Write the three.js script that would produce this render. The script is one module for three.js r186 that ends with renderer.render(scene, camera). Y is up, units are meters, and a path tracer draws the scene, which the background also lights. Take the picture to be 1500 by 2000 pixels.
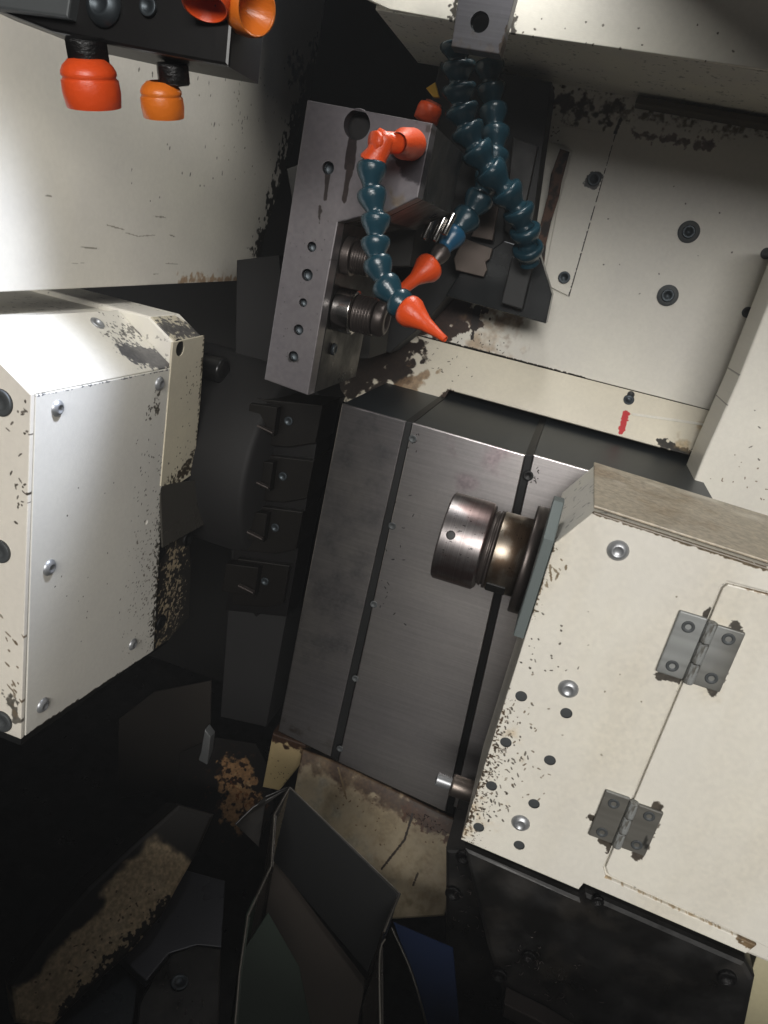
import * as THREE from 'three';
import { RoundedBoxGeometry } from 'three/addons/geometries/RoundedBoxGeometry.js';
import { mergeGeometries } from 'three/addons/utils/BufferGeometryUtils.js';
import { RectAreaLightUniformsLib } from 'three/addons/lights/RectAreaLightUniformsLib.js';

// ---------------------------------------------------------------- camera
// x runs along the spindle axis, y is up, z comes towards the open door; the phone is at the origin.
const V = (x, y, z) => new THREE.Vector3(x, y, z);
const F = 1400;                                      // focal length for a picture 2000 units high
const scene = new THREE.Scene();
scene.background = new THREE.Color(0x000000);
const upC = V(806, 3644, F).normalize();             // world axes as the tilted phone sees them
const rightC = V(6927, -1969, F); rightC.addScaledVector(upC, -rightC.dot(upC)).normalize();
const frontC = rightC.clone().cross(upC);
const camera = new THREE.PerspectiveCamera(2 * Math.atan(1000 / F) * 180 / Math.PI, 0.75, 0.01, 30);
camera.quaternion.setFromRotationMatrix(new THREE.Matrix4().makeBasis(V(rightC.x, upC.x, frontC.x), V(rightC.y, upC.y, frontC.y), V(rightC.z, upC.z, frontC.z)));
scene.add(camera);
const renderer = new THREE.WebGLRenderer({ antialias: true });
renderer.toneMapping = THREE.LinearToneMapping;
renderer.toneMappingExposure = 1.0;
renderer.shadowMap.enabled = true;
RectAreaLightUniformsLib.init();

// ---------------------------------------------------------------- lights: the machine's own lamp and the workshop tubes
const LAMPS = [
  { name: 'machine_lamp', p: V(-0.1, 0.27, -0.53), to: V(-0.27, -0.11, -0.43), w: 0.16, h: 0.03, I: 54, color: 0xf3f2ee, glow: 8,
    label: 'slim white machine lamp fixed above the tool block', category: 'lamp' },
  { name: 'spot_lamp', spot: true, p: V(-0.1, 0.32, -0.42), to: V(-0.325, -0.1, -0.35), w: 0.03, h: 0.03, I: 2.3, color: 0xe0eaff, glow: 8,
    label: 'round white spot lamp aimed at the headstock shoulder', category: 'lamp' },
  { name: 'workshop_lamp', p: V(0.36, 0.65, 1.5), to: V(0.1, -0.2, -0.5), w: 1.2, h: 0.5, I: 22.5, color: 0xfffcf8, glow: 4,
    label: 'long workshop ceiling lamp with twin tubes outside the open door', category: 'lamp' },
];
for (const L of LAMPS) {
  const l = L.spot ? new THREE.SpotLight(L.color, L.I, 0, 0.235, 0.6, 2) : new THREE.RectAreaLight(L.color, L.I, L.w, L.h);
  l.position.copy(L.p); l.lookAt(L.to); if (L.spot) { l.target.position.copy(L.to); scene.add(l.target); } l.castShadow = true; scene.add(l); L.light = l;
}

// ---------------------------------------------------------------- helpers
let seed = 1;
const rnd = () => { seed = (seed + 0x6d2b79f5) | 0; let t = Math.imul(seed ^ (seed >>> 15), 1 | seed); t = (t + Math.imul(t ^ (t >>> 7), 61 | t)) ^ t; return ((t ^ (t >>> 14)) >>> 0) / 4294967296; };
const rr = (a, b) => a + (b - a) * rnd();
const hash = (x, y) => { let h = Math.imul(x, 374761393) ^ Math.imul(y, 668265263); h = Math.imul(h ^ (h >>> 13), 1274126177); return ((h ^ (h >>> 16)) >>> 0) / 4294967296; };
const noise = (x, y) => {
  const i = Math.floor(x), j = Math.floor(y); let a = x - i, b = y - j; a = a * a * (3 - 2 * a); b = b * b * (3 - 2 * b);
  const p = hash(i, j), q = hash(i + 1, j), r = hash(i, j + 1), s = hash(i + 1, j + 1);
  return p + (q - p) * a + (r - p) * b + (p - q - r + s) * a * b;
};
const fbm = (x, y, o = 4) => { let v = 0, m = 0.5, n = 0; for (let k = 0; k < o; k++) { v += m * noise(x, y); n += m; m *= 0.5; x = x * 2.03 + 17.1; y = y * 2.03 + 5.7; } return v / n; };
const clamp = (x, a = 0, b = 1) => Math.min(b, Math.max(a, x));
const sm = (a, b, x) => { const t = clamp((x - a) / (b - a)); return t * t * (3 - 2 * t); };
const ray = (u, v) => { const a = (u - 750) / F, b = -(v - 1000) / F; return V(rightC.x * a + rightC.y * b - rightC.z, upC.x * a + upC.y * b - upC.z, frontC.x * a + frontC.y * b - frontC.z); };
// measured points: a direction met with a plane of known place in the machine
const atZ = (z) => (u, v) => { const r = ray(u, v); return r.multiplyScalar(z / r.z); };
const atX = (x) => (u, v) => { const r = ray(u, v); return r.multiplyScalar(x / r.x); };
const atY = (y) => (u, v) => { const r = ray(u, v); return r.multiplyScalar(y / r.y); };
const atPlane = (o, n) => (u, v) => { const r = ray(u, v); return r.multiplyScalar(o.dot(n) / r.dot(n)); };
const P = (at, list) => list.map(([u, v]) => at(u, v));

const taken = {};
const numbered = (n) => { const k = (taken[n] = (taken[n] ?? -1) + 1); return k ? n + '_' + String(k).padStart(3, '0') : n; };
const where = new Map();
function thing(name, label, category, base, group) {
  const o = new THREE.Group(); o.name = numbered(name); o.position.copy(base); where.set(o, base.clone());
  o.userData = { label, category }; if (group) o.userData.group = group;
  scene.add(o); return o;
}
function place(m, name, parent, p = V(0, 0, 0)) {
  m.name = parent ? name : numbered(name); m.castShadow = m.receiveShadow = true;
  m.position.copy(p); if (parent && where.get(parent)) m.position.sub(where.get(parent));
  where.set(m, p.clone()); (parent || scene).add(m); return m;
}
const obj = (name, g, mat, parent, p) => place(new THREE.Mesh(g, mat), name, parent, p);
const tag = (o, label, category, group) => { o.userData.label = label; o.userData.category = category; if (group) o.userData.group = group; return o; };
const structure = (o) => { o.userData.kind = 'structure'; return o; };

function boxUV(g) {                                    // uv in metres from the dominant direction of each face
  g = g.index ? g.toNonIndexed() : g; const p = g.attributes.position, uv = new Float32Array(p.count * 2), a = V(), b = V(), c = V();
  for (let i = 0; i < p.count; i += 3) {
    a.fromBufferAttribute(p, i); b.fromBufferAttribute(p, i + 1); c.fromBufferAttribute(p, i + 2);
    const n = b.clone().sub(a).cross(c.clone().sub(a)); const x = Math.abs(n.x), y = Math.abs(n.y), z = Math.abs(n.z);
    [a, b, c].forEach((q, k) => { const [s, t] = z >= x && z >= y ? [q.x, q.y] : x >= y ? [q.z, q.y] : [q.x, q.z]; uv[(i + k) * 2] = s; uv[(i + k) * 2 + 1] = t; });
  }
  g.setAttribute('uv', new THREE.BufferAttribute(uv, 2)); return g;
}
// a plate or block: flat outline in space, given thickness away from the viewer, small chamfered edges
function frameOf(pts) {
  const n = V(0, 0, 0);
  pts.forEach((p, i) => { const q = pts[(i + 1) % pts.length]; n.x += (p.y - q.y) * (p.z + q.z); n.y += (p.z - q.z) * (p.x + q.x); n.z += (p.x - q.x) * (p.y + q.y); });
  n.normalize(); if (n.dot(pts[0]) > 0) n.negate();
  const s = Math.abs(n.y) > 0.95 ? V(1, 0, 0) : V(0, 1, 0).cross(n); s.addScaledVector(n, -s.dot(n)).normalize();
  const t = n.clone().cross(s), o = pts[0].clone();
  const st = (p) => { const d = p.clone().sub(o); return [d.dot(s), d.dot(t)]; };
  const q = pts.map(st), xs = q.map((a) => a[0]), ys = q.map((a) => a[1]);
  return { o, s, t, n, st, q, x0: Math.min(...xs), y0: Math.min(...ys), w: Math.max(...xs) - Math.min(...xs), h: Math.max(...ys) - Math.min(...ys), at: atPlane(o, n) };
}
function plate(pts, thick, { holes = [], bevel = 0.0006, world = false } = {}) {
  const f = frameOf(pts), shape = new THREE.Shape(f.q.map((a) => new THREE.Vector2(...a)));
  for (const [p, r] of holes) { const h = new THREE.Path(); const [x, y] = f.st(p); h.absellipse(x, y, r, r, 0, Math.PI * 2, true); shape.holes.push(h); }
  const b = Math.min(bevel, thick * 0.45);
  let g = new THREE.ExtrudeGeometry(shape, { depth: thick - 2 * b, bevelEnabled: b > 0, bevelThickness: b, bevelSize: b, bevelOffset: -b, bevelSegments: 2, curveSegments: 20 });
  g.translate(0, 0, -(thick - b));
  const m = new THREE.Matrix4().makeBasis(f.s, f.t, f.n).setPosition(f.o);
  if (!world) { const p = g.attributes.position, uv = g.attributes.uv; for (let i = 0; i < p.count; i++) uv.setXY(i, (p.getX(i) - f.x0) / f.w, (p.getY(i) - f.y0) / f.h); }
  g.applyMatrix4(m); g = world ? boxUV(g) : g; g.userData.frame = f; return g;
}
const merge = (list) => mergeGeometries(list.map((g) => (g.index ? g.toNonIndexed() : g)));
function box(c, w, h, d, r = 0.001) { const g = new RoundedBoxGeometry(w, h, d, 2, r); g.translate(c.x, c.y, c.z); return boxUV(g); }
function turned(profile, seg = 32) { return new THREE.LatheGeometry(profile.map(([r, h]) => new THREE.Vector2(r, h)), seg); }   // about +y
const aim = (g, p, dir) => { g = g.clone(); g.applyQuaternion(new THREE.Quaternion().setFromUnitVectors(V(0, 1, 0), dir.clone().normalize())); g.translate(p.x, p.y, p.z); return g; };
const tube = (pts, r, n = 24) => new THREE.TubeGeometry(new THREE.CatmullRomCurve3(pts), n, r, 8);

// ---------------------------------------------------------------- materials
const dataTex = (w, h, f, srgb = true) => {
  const d = new Uint8Array(w * h * 4);
  for (let j = 0; j < h; j++) for (let i = 0; i < w; i++) { const c = f(i, j); const k = (j * w + i) * 4; d[k] = clamp(c[0], 0, 255); d[k + 1] = clamp(c[1], 0, 255); d[k + 2] = clamp(c[2], 0, 255); d[k + 3] = 255; }
  const t = new THREE.DataTexture(d, w, h); t.wrapS = t.wrapT = THREE.RepeatWrapping; t.magFilter = THREE.LinearFilter; t.minFilter = THREE.LinearMipmapLinearFilter; t.generateMipmaps = true;
  if (srgb) t.colorSpace = THREE.SRGBColorSpace; t.needsUpdate = true; return t;
};
const grey = (x) => [x, x, x];
const wrapN = (f, n) => (i, j) => { const a = i / n, b = j / n, wx = sm(0.8, 1, a), wy = sm(0.8, 1, b); const l = (x, y) => f(x, y); return (l(a, b) * (1 - wx) + l(a - 1, b) * wx) * (1 - wy) + (l(a, b - 1) * (1 - wx) + l(a - 1, b - 1) * wx) * wy; };
const std = (o) => new THREE.MeshPhysicalMaterial(o);
const CREAM = [214, 210, 199];
const tileNoise = wrapN((x, y) => fbm(x * 9 + 40, y * 9 + 40, 5), 512), tileFine = wrapN((x, y) => fbm(x * 70 + 90, y * 70 + 90, 3), 512);
const peel = dataTex(512, 512, (i, j) => grey(255 * tileFine(i, j)), false); peel.repeat.set(12, 12);
const peelFace = dataTex(512, 512, (i, j) => grey(255 * (0.65 * tileNoise(i, j) + 0.35 * tileFine(i, j))), false); peelFace.repeat.set(3, 3);
const smudge = dataTex(512, 512, (i, j) => grey(255 * clamp(0.35 + 0.55 * tileNoise(i, j))), false); smudge.repeat.set(4, 4);
const creamTile = dataTex(512, 512, (i, j) => { const n = tileNoise(i, j) - 0.5, m = tileFine(i, j); const d = m > 0.74 ? 0.75 : 1; return CREAM.map((c, k) => c * d * (1 + 0.1 * n - (k === 2 ? 0.05 * n : 0))); }); creamTile.repeat.set(4, 4);
const oilTile = dataTex(512, 512, (i, j) => { const n = tileNoise(i, j), m = tileFine(i, j); const c = 9 + 17 * sm(0.45, 0.75, n) + 8 * m; return [c * 1.08, c, c * 0.9]; }); oilTile.repeat.set(5, 5);
const oilRough = dataTex(512, 512, (i, j) => grey(255 * clamp(0.28 + 0.75 * (tileNoise(i + 100, j) - 0.25)))); oilRough.colorSpace = THREE.NoColorSpace; oilRough.repeat.set(5, 5);
const brushN = (i, j) => 0.6 * fbm(i / 90 + 3, j * 0.9, 2) + 0.4 * fbm(i / 25, j / 2.2 + 50, 2);
const brush = dataTex(512, 512, (i, j) => { const n = brushN(i, j); return grey(150 + 60 * (n - 0.5)); });
const stainMetal = (a, b) => { const t = dataTex(512, 512, (i, j) => { const n = sm(0.4, 0.66, tileNoise(i, j)), d = tileFine(i, j) > 0.78 && tileNoise(j, i) > 0.55 ? 0.5 : 1, l = 0.94 + 0.12 * hash(3, j); return a.map((c, k) => (c + (b[k] - c) * n) * d * l); }); t.repeat.set(2, 1); return t; };
const M = {
  cream: std({ map: creamTile, roughness: 0.42, bumpMap: peel, bumpScale: 0.00006 }),
  oil: std({ map: oilTile, roughness: 1, roughnessMap: oilRough, bumpMap: smudge, bumpScale: 0.0008 }),
  black: std({ color: 0x0b0c0c, roughness: 0.55 }),
  pit: std({ color: 0x0d0c0c, roughness: 0.75 }),
  tar: std({ color: 0x060505, roughness: 0.4, bumpMap: smudge, bumpScale: 0.0006 }),
  matt: std({ color: 0x2c2b29, roughness: 0.7 }),
  steel: std({ map: brush, metalness: 1, roughness: 0.36 }),
  chrome: std({ color: 0xb9b6b2, metalness: 1, roughness: 0.2 }),
  screw: std({ color: 0xa6a8aa, metalness: 0.7, roughness: 0.42 }),
  blued: std({ color: 0x3b4145, metalness: 0.7, roughness: 0.45 }),
  grime: std({ color: 0x4a4d4e, metalness: 0.35, roughness: 0.6 }),
  orange: std({ color: 0xcc4718, roughness: 0.38, bumpMap: smudge, bumpScale: 0.0003 }),
  amber: std({ color: 0xc4661b, roughness: 0.34, bumpMap: smudge, bumpScale: 0.0003 }),
  blue: std({ color: 0x1a3742, roughness: 0.27, bumpMap: smudge, bumpScale: 0.0002 }),
  skyblue: std({ color: 0x1d4c68, roughness: 0.3 }),
  yellow: std({ color: 0xc9a02a, roughness: 0.5 }),
  red: std({ color: 0xa04a33, roughness: 0.6 }),
  green: std({ color: 0x0b1f12, roughness: 0.6 }),
  binblue: std({ color: 0x051b3c, roughness: 0.75, specularIntensity: 0.4 }),
  darksteel: std({ color: 0x5a5350, metalness: 0.8, roughness: 0.42 }),
  nut: std({ map: stainMetal([134, 129, 128], [116, 100, 98]), metalness: 0.95, roughness: 0.36 }),
  nose: std({ map: stainMetal([136, 126, 114], [112, 94, 78]), metalness: 0.95, roughness: 0.38 }),
  ring: std({ map: stainMetal([128, 122, 116], [84, 74, 66]), metalness: 0.9, roughness: 0.42 }),
  bronze: std({ color: 0x8a8078, metalness: 0.9, roughness: 0.42 }),
};
// a painted or ground face with its own marks, laid out in metres on that face
function faceTex(f, { ppm = 2200, base = CREAM, vary = 0.06, grain = 0.016, zones = [], flecks = [], strokes = [], brushed = 0, max = 1400 }) {
  ppm = Math.min(ppm, max / Math.max(f.w, f.h));
  const W = Math.max(16, Math.round(f.w * ppm)), H = Math.max(16, Math.round(f.h * ppm)), buf = new Float32Array(W * H * 3);
  const pt = (u, v) => f.st(f.at(u, v));
  const Z = zones.map((z) => ({ f: 300, soft: 0.06, col: [66, 62, 56], mix: 1, stretch: 1, ...z, A: pt(...z.a), B: pt(...(z.b || z.a)) }));
  for (let j = 0; j < H; j++) for (let i = 0; i < W; i++) {
    const x = f.x0 + (i + 0.5) / ppm, y = f.y0 + (j + 0.5) / ppm;
    const n = fbm(x * 14 + 31, y * 14 + 7, 4) - 0.5, g = fbm(x * 420, y * 420, 2) - 0.5;
    let k = 1 + vary * 2 * n + grain * 2 * g; if (brushed) k += brushed * (fbm(x * 22 + 9, y * 900, 2) - 0.5) * 2 + brushed * (fbm(x * 60, y * 2600, 2) - 0.5);
    let c = [base[0] * k, base[1] * k, base[2] * (k - vary * n * 0.5)];
    for (const z of Z) {
      const dx = z.B[0] - z.A[0], dy = z.B[1] - z.A[1], L = dx * dx + dy * dy || 1e-9, h = clamp(((x - z.A[0]) * dx + (y - z.A[1]) * dy) / L);
      const d = Math.hypot(x - z.A[0] - h * dx, y - z.A[1] - h * dy); if (d > z.r) continue;
      const wgt = z.s * (1 - d / z.r), e = fbm(x * z.f + 3.3, y * z.f / z.stretch + 8.8, 4), m = sm(0.72 - z.soft, 0.72 + z.soft, e * 0.9 + wgt - 0.12) * z.mix;
      if (m > 0) c = c.map((v, q) => v + (z.col[q] * (0.8 + 0.4 * (g + 0.5)) - v) * m);
    }
    const o = (j * W + i) * 3; buf[o] = c[0]; buf[o + 1] = c[1]; buf[o + 2] = c[2];
  }
  const dab = (x, y, len, wid, ang, col, mix = 1) => {
    const ca = Math.cos(ang), sa = Math.sin(ang), R = Math.ceil((len + wid) * ppm) + 2, ci = (x - f.x0) * ppm, cj = (y - f.y0) * ppm;
    for (let j = Math.max(0, Math.floor(cj - R)); j < Math.min(H, cj + R); j++) for (let i = Math.max(0, Math.floor(ci - R)); i < Math.min(W, ci + R); i++) {
      const dx = (i - ci) / ppm, dy = (j - cj) / ppm, a = (dx * ca + dy * sa) / len, b = (dy * ca - dx * sa) / wid;
      const d = a * a + b * b + 0.9 * (noise(i * 0.35, j * 0.35) - 0.5), m = sm(1.15, 0.8, d) * mix; if (m <= 0) continue;
      const o = (j * W + i) * 3; for (let q = 0; q < 3; q++) buf[o + q] += (col[q] - buf[o + q]) * m;
    }
  };
  for (const k of flecks) {
    const A = pt(...k.a), B = pt(...(k.b || k.a));
    for (let i = 0; i < k.n; i++) { const h = rnd(), q = Math.pow(rnd(), 0.7) * k.r, a = rr(0, 6.283); dab(A[0] + (B[0] - A[0]) * h + q * Math.cos(a), A[1] + (B[1] - A[1]) * h + q * Math.sin(a), rr(0.3, 1) * (k.len || 0.0016), rr(0.5, 1) * (k.wid || 0.0006), (k.ang ?? 0) + rr(-1, 1) * (k.spread ?? 3), k.col || [52, 46, 38], rr(0.6, 1)); }
  }
  for (const k of strokes) {                            // [a, b] lines of matter with uneven width
    const A = pt(...k.a), B = pt(...k.b), n = Math.ceil(Math.hypot(A[0] - B[0], A[1] - B[1]) / (k.w * 0.6));
    for (let i = 0; i <= n; i++) { const h = i / n; if (k.gap && noise(h * n * 0.4, k.w * 1e4) < k.gap) continue; dab(A[0] + (B[0] - A[0]) * h, A[1] + (B[1] - A[1]) * h, k.w * rr(0.7, 1.1), k.w * rr(0.6, 1), 0, k.col, k.mix ?? 1); }
  }
  const d = new Uint8Array(W * H * 4); for (let i = 0; i < W * H; i++) { for (let q = 0; q < 3; q++) d[i * 4 + q] = clamp(buf[i * 3 + q], 0, 255); d[i * 4 + 3] = 255; }
  const t = new THREE.DataTexture(d, W, H); t.magFilter = THREE.LinearFilter; t.minFilter = THREE.LinearMipmapLinearFilter; t.generateMipmaps = true; t.colorSpace = THREE.SRGBColorSpace; t.needsUpdate = true; return t;
}
const painted = (g, o, extra = {}) => std({ map: faceTex(g.userData.frame, o), roughness: 0.42, bumpMap: peelFace, bumpScale: 0.00012, ...extra });

// screws: domed button head with a socket, flat cap head with a socket
const G = {
  button: turned([[0.0001, 0.28], [0.36, 0.28], [0.42, 0.5], [0.62, 0.44], [0.85, 0.26], [1, 0.06], [1, -0.1], [0.0001, -0.1]], 24),
  cap: turned([[0.0001, -0.3], [1, -0.3], [1, 0.18], [0.9, 0.26], [0.5, 0.26], [0.46, 0.04], [0.0001, 0.04]], 24),
  plug: turned([[0.0001, -0.2], [1.1, -0.2], [1.08, 0], [0.7, 0.03], [0.0001, 0.05]], 24),
  bowl: turned([[0.0001, -0.5], [0.75, -0.5], [0.8, -0.12], [1, -0.1], [1.0, -0.6], [0.0001, -0.6]], 24),
  hex: turned([[0.0001, 0.5], [0.85, 0.5], [1, 0.4], [1, -0.1], [0.0001, -0.1]], 6),
};
function screw(parent, p, n, r, kind = 'button', mat = M.screw, name = 'screw') {
  const m = obj(name, G[kind], mat, parent, p); m.quaternion.setFromUnitVectors(V(0, 1, 0), n); m.rotateY(rr(0, 6)); m.scale.setScalar(r); return m;
}
const NZ = V(0, 0, 1), NX = V(1, 0, 0), NY = V(0, 1, 0);
const px = (at, u, v, n) => at(u, v).length() * n / F;   // n units of picture at that distance

// ================================================================ the setting: walls of the working space
const ZW = -0.76;
{ // left wall; its slightly duller base colour stands in for weaker light
  const at = atX(-0.356), g = plate(P(at, [[-160, -420], [700, -420], [606, 190], [560, 320], [522, 440], [508, 500], [462, 549], [-160, 578]]), 0.006);
  structure(obj('wall_left', g, painted(g, { ppm: 1800, vary: 0.05, base: [196, 191, 180],
    zones: [{ a: [615, 150], b: [510, 520], r: 0.05, s: 0.75, f: 160, col: [34, 32, 28], soft: 0.06 }, { a: [600, 200], b: [575, 130], r: 0.03, s: 0.5, f: 200, col: [40, 38, 33] }, { a: [350, 549], b: [470, 545], r: 0.012, s: 0.5, f: 200, col: [120, 84, 50], soft: 0.15, mix: 0.6 }],
    flecks: [{ a: [300, 330], b: [480, 200], r: 0.07, n: 34, len: 0.0022, wid: 0.0009, ang: 1.5, spread: 0.3, col: [60, 58, 52] }, { a: [100, 430], b: [330, 500], r: 0.03, n: 10, len: 0.012, wid: 0.0006, ang: 0, spread: 0.1, col: [120, 116, 104] }, { a: [440, 160], b: [540, 300], r: 0.06, n: 40, len: 0.0016, wid: 0.0008, col: [88, 84, 62] }] }), null));
}
{ // panel hanging from the roof at the back, its underside going back to the wall
  const at = atZ(-0.62);
  const g = plate(P(at, [[640, -420], [1750, -420], [1750, 172], [1000, 65], [890, 42], [760, 18], [712, -4]]), 0.004);
  const c = structure(obj('ceiling', g, painted(g, { vary: 0.05, flecks: [{ a: [1000, 60], b: [1400, 120], r: 0.02, n: 26, len: 0.0012, wid: 0.0009 }, { a: [1000, 0], b: [1500, 60], r: 0.05, n: 10, len: 0.0012 }], zones: [{ a: [995, 0], b: [1000, 66], r: 0.008, s: 0.6, f: 400 }, { a: [890, 0], b: [890, 44], r: 0.01, s: 0.6, f: 400 }] }), null));
  const y = at(1250, 101).y;
  obj('underside', box(V(0.23, y + 0.003, -0.698), 0.9, 0.004, 0.146), M.cream, c);
  obj('edge_rail', box(V(0.3, atZ(ZW + 0.02)(1300, 205).y, ZW + 0.012), 0.62, 0.006, 0.02), std({ color: 0x4d463a, roughness: 0.5, metalness: 0.4 }), c);
}
const backWall = (() => {
  const at = atZ(ZW), g = plate(P(at, [[1040, 120], [1640, 240], [1560, 845], [1388, 801], [1130, 735], [875, 669], [745, 636], [690, 600]]), 0.006);
  const w = structure(obj('wall_back', g, painted(g, { ppm: 2000, vary: 0.045,
    zones: [
      { a: [1110, 200], b: [1540, 268], r: 0.015, s: 0.34, f: 260, col: [84, 72, 58], soft: 0.14, mix: 0.75 }, { a: [1240, 262], b: [1390, 285], r: 0.01, s: 0.5, f: 240, col: [112, 98, 94], soft: 0.08 },
      { a: [1090, 195], b: [1190, 218], r: 0.026, s: 0.5, f: 200, col: [60, 48, 38], soft: 0.1 },
      { a: [830, 600], b: [1000, 630], r: 0.04, s: 0.42, f: 90, col: [112, 84, 62], soft: 0.12, mix: 0.6 }, { a: [760, 640], b: [900, 600], r: 0.045, s: 0.8, f: 130, col: [48, 30, 21], soft: 0.05 },
      { a: [800, 640], b: [980, 690], r: 0.06, s: 0.35, f: 60, col: [150, 122, 92], soft: 0.12, mix: 0.6 }],
    strokes: [{ a: [932, 600], b: [925, 640], w: 0.004, col: [30, 20, 15] }, { a: [925, 640], b: [921, 662], w: 0.0016, col: [30, 20, 15] }, { a: [1212, 232], b: [1200, 262], w: 0.0016, col: [40, 34, 28] }, { a: [875, 669], b: [1140, 738], w: 0.0012, col: [46, 42, 35], gap: 0.3 }],
    flecks: [{ a: [860, 655], b: [980, 680], r: 0.02, n: 40, col: [40, 34, 26] }, { a: [1100, 400], b: [1450, 600], r: 0.12, n: 14, len: 0.001, wid: 0.0008 }] }), null));
  // narrow access plate with a hooked upper end
  const az = atZ(ZW + 0.0025), pg = plate(P(az, [[1078, 242], [1203, 262], [1112, 579], [1064, 556], [1066, 522], [1090, 400], [1117, 296], [1104, 284], [1076, 278], [1068, 258]]), 0.0025);
  obj('access_plate', pg, painted(pg, { vary: 0.04, zones: [{ a: [1068, 300], b: [1062, 560], r: 0.006, s: 0.5, f: 300, col: [80, 60, 44] }, { a: [1160, 352], r: 0.012, s: 0.9, f: 200, col: [38, 38, 36] }], strokes: [{ a: [1203, 264], b: [1112, 578], w: 0.0011, col: [40, 36, 30], gap: 0.15 }], flecks: [{ a: [1085, 258], r: 0.008, n: 8 }] }), w);
  screw(w, az(1160, 350), NZ, 0.0062, 'cap', M.blued); screw(w, az(1102, 542), NZ, 0.0058, 'cap', M.blued);
  for (const [u, v] of [[1345, 453], [1304, 577]]) { obj('washer', aim(turned([[0.0055, 0], [0.0096, 0], [0.0098, 0.0012], [0.0055, 0.0014]], 28), at(u, v), NZ), M.grime, w); screw(w, at(u, v).add(V(0, 0, 0.0012)), NZ, 0.006, 'cap', M.blued); }
  screw(w, at(820, 668), NZ, 0.0045, 'cap', M.black);
  for (const [u, v] of [[1497, 495], [1460, 610]]) screw(w, at(u, v), NZ, 0.005, 'cap', M.grime);
  return w;
})();
{ // bent lip under the back wall: its lower edge stands forward over the way covers
  const A = atZ(ZW + 0.004), B = atZ(ZW + 0.028);
  const mid = atZ(ZW + 0.008);
  const top = [A(700, 626), A(875, 671), A(1390, 803)], low = [B(838, 824), B(880, 760), B(1350, 890)];
  const o = top[1], n = V(0, 0.0, 1).copy(low[2].clone().sub(top[1]).cross(top[2].clone().sub(top[1]))).normalize(); if (n.dot(o) > 0) n.negate();
  const at = atPlane(o, n), g = plate(P(at, [[690, 622], [875, 671], [1392, 803], [1400, 812], [1352, 890], [878, 761], [840, 823], [668, 783], [655, 700]]), 0.003);
  const l = structure(obj('wall_lip', g, painted(g, { ppm: 2400, vary: 0.05, base: [210, 203, 185],
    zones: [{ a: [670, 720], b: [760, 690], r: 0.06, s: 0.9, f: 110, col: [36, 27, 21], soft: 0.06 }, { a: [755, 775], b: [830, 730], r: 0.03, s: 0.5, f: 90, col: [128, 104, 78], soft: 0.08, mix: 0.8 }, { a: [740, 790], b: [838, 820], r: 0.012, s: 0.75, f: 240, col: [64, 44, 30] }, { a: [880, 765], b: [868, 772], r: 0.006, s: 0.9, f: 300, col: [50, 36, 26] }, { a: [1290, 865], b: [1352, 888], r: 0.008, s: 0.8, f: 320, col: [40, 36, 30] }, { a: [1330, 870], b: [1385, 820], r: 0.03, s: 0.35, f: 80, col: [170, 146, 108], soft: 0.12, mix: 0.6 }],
    strokes: [{ a: [1222, 808], b: [1212, 845], w: 0.0034, col: [178, 40, 44] }, { a: [1222, 808], b: [1219, 818], w: 0.0036, col: [178, 40, 44] }],
    flecks: [{ a: [760, 680], b: [900, 720], r: 0.02, n: 22, col: [44, 36, 28] }] }), null));
  screw(l, at(1228, 781), n, 0.0052, 'cap', M.blued); screw(l, at(1232, 771), n, 0.0036, 'cap', M.black); screw(l, at(832, 812), n, 0.003, 'cap', M.black);
  const fold = plate(P(atPlane(o.clone().addScaledVector(n, 0.0008), n), [[1235, 806], [1394, 829], [1394, 834], [1235, 811]]), 0.0008); obj('fold', fold, M.cream, l);
}
{ // right hand wall with its inner edge strip
  const at = atZ(-0.66), g = plate(P(at, [[1548, 470], [1760, 510], [1760, 1120], [1335, 990], [1375, 890], [1440, 745]]), 0.06, { bevel: 0.002 });
  const w = structure(obj('wall_right', g, painted(g, { vary: 0.04, flecks: [{ a: [1440, 900], b: [1500, 960], r: 0.03, n: 16, len: 0.0014, col: [90, 70, 50] }, { a: [1420, 760], b: [1480, 850], r: 0.03, n: 6 }] }), null));
  const lo = atZ(-0.47), g2 = plate(P(lo, [[1500, 1800], [1640, 1760], [1640, 2150], [1395, 2150], [1440, 1990], [1472, 1885]]), 0.02);
  obj('lower_post', g2, painted(g2, { base: [190, 182, 150], vary: 0.08 }), w);
}
scene.fog = new THREE.FogExp2(0xdde0e4, 0.024);   // thin oil mist in the working space
// dark liner sheets behind, below and above; unseen front boards added to block light
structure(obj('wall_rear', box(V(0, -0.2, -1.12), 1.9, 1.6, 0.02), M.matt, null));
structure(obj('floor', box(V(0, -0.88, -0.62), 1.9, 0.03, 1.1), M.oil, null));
structure(obj('added_sill_blocker', box(V(0, -0.58, -0.035), 1.9, 0.66, 0.03), M.matt, null));  // out of view, added to keep workshop light off the lower area
structure(obj('added_header_blocker', box(V(0, 0.455, -0.05), 1.9, 0.5, 0.03), M.matt, null));  // out of view, added to shade the upper back wall
structure(obj('roof', box(V(0.1, 0.62, -0.78), 1.5, 0.02, 0.66), M.matt, null));

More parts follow.
